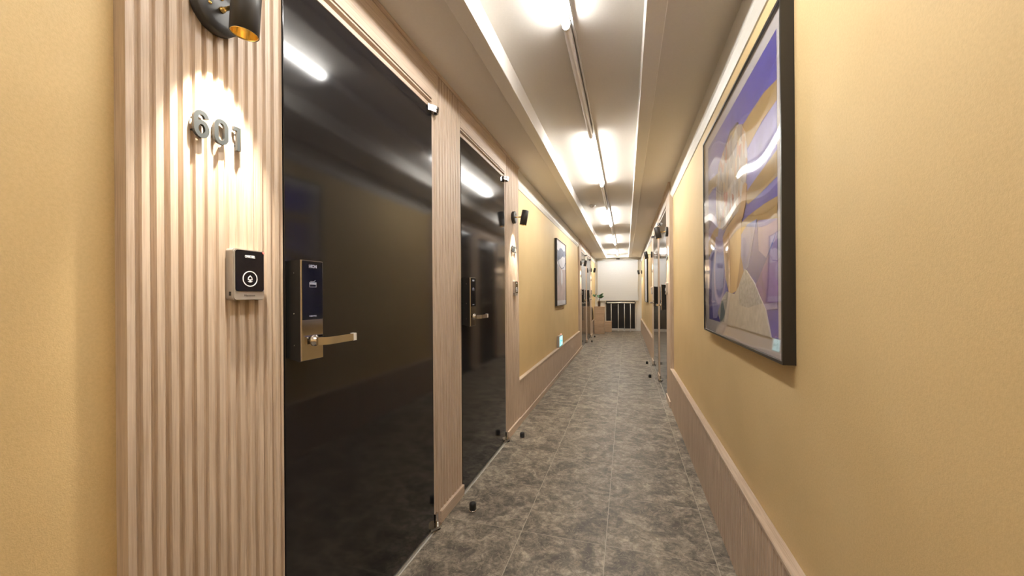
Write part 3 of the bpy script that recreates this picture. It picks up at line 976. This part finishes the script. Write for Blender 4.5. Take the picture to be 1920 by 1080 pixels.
# portrait print on the left wall
QY0, QY1, QZ0, QZ1 = 5.31, 6.16, 1.005, 1.962
root = thing('framed_picture', L.p(REC, (QY0 + QY1) / 2, QZ0), 'narrow black framed pale print with grey blue cloud on the left yellow wall', 'picture', 'framed prints along the corridor')
picture_frame(L, QY0, QY1, QZ0, QZ1, REC, 0.034, 0.006, root)
mpL = lambda p, q: (QY0 + p * (QY1 - QY0), QZ0 + q * (QZ1 - QZ0))
P_PALE = colr('print_pale', (0.66, 0.66, 0.70), 0.08, 4)
P_CLOUD = colr('print_grey_blue', (0.17, 0.20, 0.28), 0.4, 7)
P_MAUVE = colr('print_mauve', (0.50, 0.42, 0.42), 0.15, 5)
P_GREY = colr('print_grey', (0.40, 0.39, 0.42), 0.2, 8)
ART2 = [
 ('pale_ground', P_PALE, [(0.03, 0.97), (0.97, 0.97), (0.97, 0.03), (0.03, 0.03)]),
 ('mauve_field', P_MAUVE, [(0.03, 0.57), (0.30, 0.60), (0.62, 0.57), (0.97, 0.58), (0.97, 0.08), (0.03, 0.08)]),
 ('grey_stripe', P_GREY, [(0.05, 0.62), (0.20, 0.62), (0.28, 0.56), (0.30, 0.40), (0.22, 0.30), (0.12, 0.30)]),
 ('grey_cloud', P_CLOUD, [(0.04, 0.76), (0.10, 0.84), (0.22, 0.83), (0.35, 0.885), (0.55, 0.90), (0.75, 0.87), (0.90, 0.89), (0.95, 0.82), (0.85, 0.775), (0.70, 0.79), (0.55, 0.76), (0.40, 0.72), (0.25, 0.70), (0.10, 0.66)]),
 ('arc_line', P_CLOUD, [(0.10, 0.72), (0.28, 0.62), (0.52, 0.585), (0.80, 0.62), (0.95, 0.70), (0.95, 0.685), (0.80, 0.605), (0.52, 0.57), (0.28, 0.605), (0.10, 0.705)]),
 ('pale_oval', P_PALE, [(0.42, 0.57), (0.55, 0.55), (0.62, 0.50), (0.62, 0.36), (0.52, 0.30), (0.44, 0.36)]),
]
pr = None
for k, (nm, mt, pts) in enumerate(ART2):
    n0 = REC + 0.0242
    mbx = offset_poly(L, mpL, pts, n0, n0 + 0.0005 + 0.0005 * k)
    if pr is None: pr = mbx.build('art_print', mt, root)
    else: mbx.build(nm, mt, pr)

# print far down the right wall
SY0, SY1, SZ0, SZ1 = 8.80, 9.75, 0.98, 2.02
root = thing('framed_picture', R.p(REC, (SY0 + SY1) / 2, SZ0), 'black framed white print far down the right wall, seen almost edge on', 'picture', 'framed prints along the corridor')
picture_frame(R, SY0, SY1, SZ0, SZ1, REC, 0.034, 0.012, root)
m = MB(R); m.box(REC + 0.0240, REC + 0.0246, SY0 + 0.05, SY1 - 0.05, SZ0 + 0.05, SZ1 - 0.05); m.build('art_print', P_PALE, root)

# ------------------------------------------------------------------ low exit light on the left ledge
EY0, EY1 = 5.44, 5.72
root = thing('exit_light', L.p(-0.012, (EY0 + EY1) / 2, RAILZ), 'small glowing cyan and white exit light standing on the left ledge', 'exit light')
ez0, ez1 = RAILZ, RAILZ + 0.165
m = MB(L); m.box(REC, 0.004, EY0, EY1, ez0, ez1, 0.004, 2); m.build('housing', M_CHAMP, root)
m = MB(L); m.box(0.003, 0.0062, EY0 + 0.012, EY1 - 0.012, ez0 + 0.012, ez1 - 0.012, 0.001, 1); pan = m.build('light_panel', M_EXIT, root)
m = MB(L)
ec, eh = (EY0 + EY1) / 2 - 0.05, ez0 + 0.02
def er(pts): return [(ec + a * 0.001, eh + b * 0.001) for a, b in pts]
for pts, w in (([(8, 92), (2, 60)], 0.016), ([(2, 62), (20, 40), (10, 12)], 0.012), ([(2, 62), (-14, 38), (-34, 32)], 0.012), ([(8, 88), (28, 78), (38, 62)], 0.009), ([(6, 88), (-16, 80), (-22, 62)], 0.009)):
    m.ribbon(er(pts), w, 0.006, 0.0072)
m.prism([(ec + 0.016 + 0.011 * math.cos(2 * PI * i / 16), eh + 0.112 + 0.011 * math.sin(2 * PI * i / 16)) for i in range(16)], 0.006, 0.0072, 0)
m.ribbon([(ec + 0.06, eh + 0.062), (ec + 0.125, eh + 0.062)], 0.014, 0.006, 0.0072)
m.prism([(ec + 0.12, eh + 0.09), (ec + 0.155, eh + 0.062), (ec + 0.12, eh + 0.034)], 0.006, 0.0072, 0)
m.box(0.006, 0.0070, EY0 + 0.013, EY1 - 0.013, ez0 + 0.013, ez0 + 0.022)
m.build('running_figure_symbol', M_EXITG, pan)
m = MB(L); m.lathe([(0, 0), (0.006, 0), (0.006, 0.012), (0, 0.013)], L.p(-0.016, EY1 - 0.012, ez1), (0, 0, 1), 12); m.build('indicator_light', M_PINKL, root)

# ------------------------------------------------------------------ window end
# window with its surround, blind, dark lower opening and guard rail
bx0, bx1 = -0.885, 0.370
m = MB()
m.box(-0.62, 0.26, Y1 - 0.012, Y1 - 0.002, 0.06, 0.97)
w1 = tag(m.build('window_1', M_DARKCLOTH), None, None, None, 'structure')
m = MB()
for a, b in ((-0.66, -0.62), (0.26, 0.30)):
    m.box(a, b, Y1 - 0.028, Y1, 0.03, 0.99, 0.003, 1)
m.box(-0.62, 0.26, Y1 - 0.028, Y1, 0.03, 0.06, 0.003, 1)
m.build('window_frame', M_TRIMW, w1)
m = MB(); m.box(XL + 0.02, XR - 0.02, Y1 - 0.018, Y1, 0, 0.07, 0.002, 1); struct(m, 'baseboard_end', M_WHITE)

root = thing('window_blind', ((bx0 + bx1) / 2, Y1 - 0.05, 2.24), 'wide pale grey closed slatted blind over the end window', 'blind')
m = MB(); m.box(bx0, bx1, Y1 - 0.075, Y1 - 0.035, 2.21, 2.235, 0.003, 1); m.build('head_rail', M_BLIND, root)
m = MB()
zz = 2.21
pts = []
while zz > 0.975:
    pts += [(Y1 - 0.0560, zz), (Y1 - 0.0560, zz - 0.0315), (Y1 - 0.0542, zz - 0.0325), (Y1 - 0.0542, zz - 0.0340)]
    zz -= 0.035
back = [(y + 0.003, z) for y, z in pts][::-1]
poly = pts + back
P = [[m.bm.verts.new((x, y, z)) for y, z in poly] for x in (bx0 + 0.004, bx1 - 0.004)]
k = len(poly)
for i in range(k):
    j = (i + 1) % k
    m.bm.faces.new([P[0][i], P[0][j], P[1][j], P[1][i]])
m.bm.faces.new(P[0]); m.bm.faces.new(P[1][::-1])
m.build('slats', M_BLIND, root)
m = MB(); m.box(bx0, bx1, Y1 - 0.070, Y1 - 0.048, 0.950, 0.975, 0.003, 1); m.build('bottom_rail', M_TRIMW, root)
m = MB(); m.tube([(bx1 - 0.02, Y1 - 0.082, 2.22), (bx1 - 0.02, Y1 - 0.082, 1.15)], 0.004, 8); m.build('pull_cord', M_WPRINT, root)

yr = Y1 - 0.135
root = thing('guard_rail', (-0.15, yr, 0), 'stainless steel guard rail with four uprights under the blind', 'railing')
m = MB(); m.tube([(-0.585, yr, 0.895), (0.250, yr, 0.895)], 0.024, 16); m.build('top_rail', M_STEEL, root)
for x in (-0.458, -0.242, -0.055, 0.125):
    m = MB(); m.tube([(x, yr, 0.0), (x, yr, 0.89)], 0.0105, 12)
    m.lathe([(0, 0), (0.022, 0), (0.022, 0.006), (0, 0.006)], (x, yr, 0), (0, 0, 1), 16)
    m.build('upright', M_STEEL, root)
for x in (-0.615, 0.250):
    m = MB(); m.tube([(x, Y1 - 0.002, 0.885), (x, yr, 0.885), (x + 0.03, yr, 0.893)], 0.020, 12)
    m.lathe([(0, 0), (0.045, 0), (0.045, 0.012), (0, 0.012)], (x, Y1 - 0.014, 0.885), (0, 1, 0), 20)
    m.build('wall_bracket', M_BLACK, root)

root = thing('motion_sensor', (-0.245, Y1 - 0.03, 2.285), 'small black sensor on the white strip above the blind', 'sensor')
m = MB(); m.box(-0.30, -0.19, Y1 - 0.044, Y1 - 0.030, 2.268, 2.302, 0.004, 2); m.build('housing', M_BLACKP, root)
m = MB(); m.lathe([(0.014, 0), (0.014, 0.006), (0.008, 0.012), (0, 0.013)], (-0.245, Y1 - 0.043, 2.284), (0, -1, 0), 16); m.build('lens', M_GLASSB, root)

# drawer cabinet, vase with plant, pale wood box, dark board
cx0, cx1, cy0, cy1, ch = XL + 0.014, -0.615, 11.46, 11.80, 0.80
root = thing('drawer_cabinet', ((cx0 + cx1) / 2, (cy0 + cy1) / 2, 0), 'tall narrow pale wood drawer cabinet against the far left wall', 'cabinet')
m = MB(); m.box(cx0, cx1, cy0 + 0.018, cy1, 0.0, ch - 0.02, 0.002, 1); m.build('carcass', M_BIRCH, root)
m = MB(); m.box(cx0 - 0.004, cx1 + 0.004, cy0 - 0.004, cy1 + 0.004, ch - 0.02, ch, 0.002, 1); m.build('top_board', M_BIRCH, root)
hz = [0.03, 0.215, 0.40, 0.585, 0.775]
for a, b in zip(hz, hz[1:]):
    m = MB(); m.box(cx0 + 0.004, cx1 - 0.004, cy0, cy0 + 0.017, a + 0.003, b - 0.003, 0.002, 1); m.build('drawer_front', M_BIRCH, root)

vx, vy_ = -0.77, 11.62
root = thing('potted_plant', (vx, vy_, ch), 'small green leafy plant in a dark brown vase on the drawer cabinet', 'plant')
m = MB(); m.lathe([(0, 0), (0.034, 0), (0.036, 0.01), (0.036, 0.11), (0.033, 0.15), (0.030, 0.152), (0.029, 0.14), (0, 0.138)], (vx, vy_, ch), (0, 0, 1), 28); m.build('vase', M_VASE, root)
m = MB()
stems = [(-0.12, 0.0, 0.30), (0.00, -0.03, 0.30), (0.04, 0.02, 0.34), (0.02, 0.05, 0.27), (0.055, -0.02, 0.26)]
for sx, sy, sz in stems:
    b0 = Vector((vx, vy_, ch + 0.13))
    m.tube([b0, b0 + Vector((sx * 0.3, sy * 0.3, (sz - 0.13) * 0.6)), Vector((vx + sx, vy_ + sy, ch + sz))], [0.004, 0.0035, 0.002], 8)
m.build('stem', M_STEM, root)
def leaf(base, d, up, ln, wd):
    d = Vector(d).normalized(); up = Vector(up)
    s_ = d.cross(up).normalized()
    u_ = s_.cross(d).normalized()
    m = MB()
    rows = []
    for i in range(8):
        t = i / 7
        w = wd * math.sin(PI * min(1, t * 0.93 + 0.07)) ** 0.8 * (0.75 + 0.5 * t) if 0 < i < 7 else 0.002
        c = Vector(base) + d * ln * t - u_ * 0.25 * ln * t * t
        rows.append([m.bm.verts.new(c + s_ * w * k_ + u_ * abs(k_) * w * 0.3 + u_ * e) for e in (0, -0.0012) for k_ in (-1, -0.5, 0, 0.5, 1)])
    for A, B in zip(rows, rows[1:]):
        for i in range(4):
            m.bm.faces.new([A[i], A[i + 1], B[i + 1], B[i]]).smooth = True
            m.bm.faces.new([A[5 + i], B[5 + i], B[6 + i], A[6 + i]]).smooth = True
        m.bm.faces.new([A[0], B[0], B[5], A[5]]); m.bm.faces.new([A[4], A[9], B[9], B[4]])
    for r_ in (rows[0], rows[-1]):
        for i in range(4):
            m.bm.faces.new([r_[i], r_[i + 1], r_[6 + i], r_[5 + i]])
    return m
rg = random.Random(3)
for sx, sy, sz in stems:
    b0 = (vx + sx, vy_ + sy, ch + sz - 0.02)
    for k in range(3 if abs(sx) > 0.1 else 4):
        a = rg.uniform(0, 2 * PI)
        if abs(sx) > 0.1: dd = (-0.6 + 0.4 * k, -0.3, 0.7)
        else: dd = (math.cos(a) * 0.7, math.sin(a) * 0.7, rg.uniform(0.1, 0.9))
        leaf(b0, dd, (0, -0.5, 1), rg.uniform(0.09, 0.12), rg.uniform(0.030, 0.042)).build('leaf', M_LEAF, root)

root = thing('wooden_box', (-0.52, 12.22, 0), 'low pale wooden box beside the drawer cabinet under the window', 'box')
m = MB(); m.box(-0.655, -0.435, 12.12, 12.34, 0, 0.315, 0.003, 1); m.build('body', M_BIRCH, root)
m = MB(); m.box(-0.659, -0.431, 12.116, 12.344, 0.315, 0.330, 0.002, 1); m.build('lid', M_BIRCH, root)
m = MB(L); m.box(REC, REC + 0.03, 11.02, 11.12, RAILZ, 0.80, 0.003, 1)
tag(m.build('dark_board', M_BLACK), 'narrow black board standing on the ledge behind the drawer cabinet', 'board')

print('script done', len(bpy.data.objects))
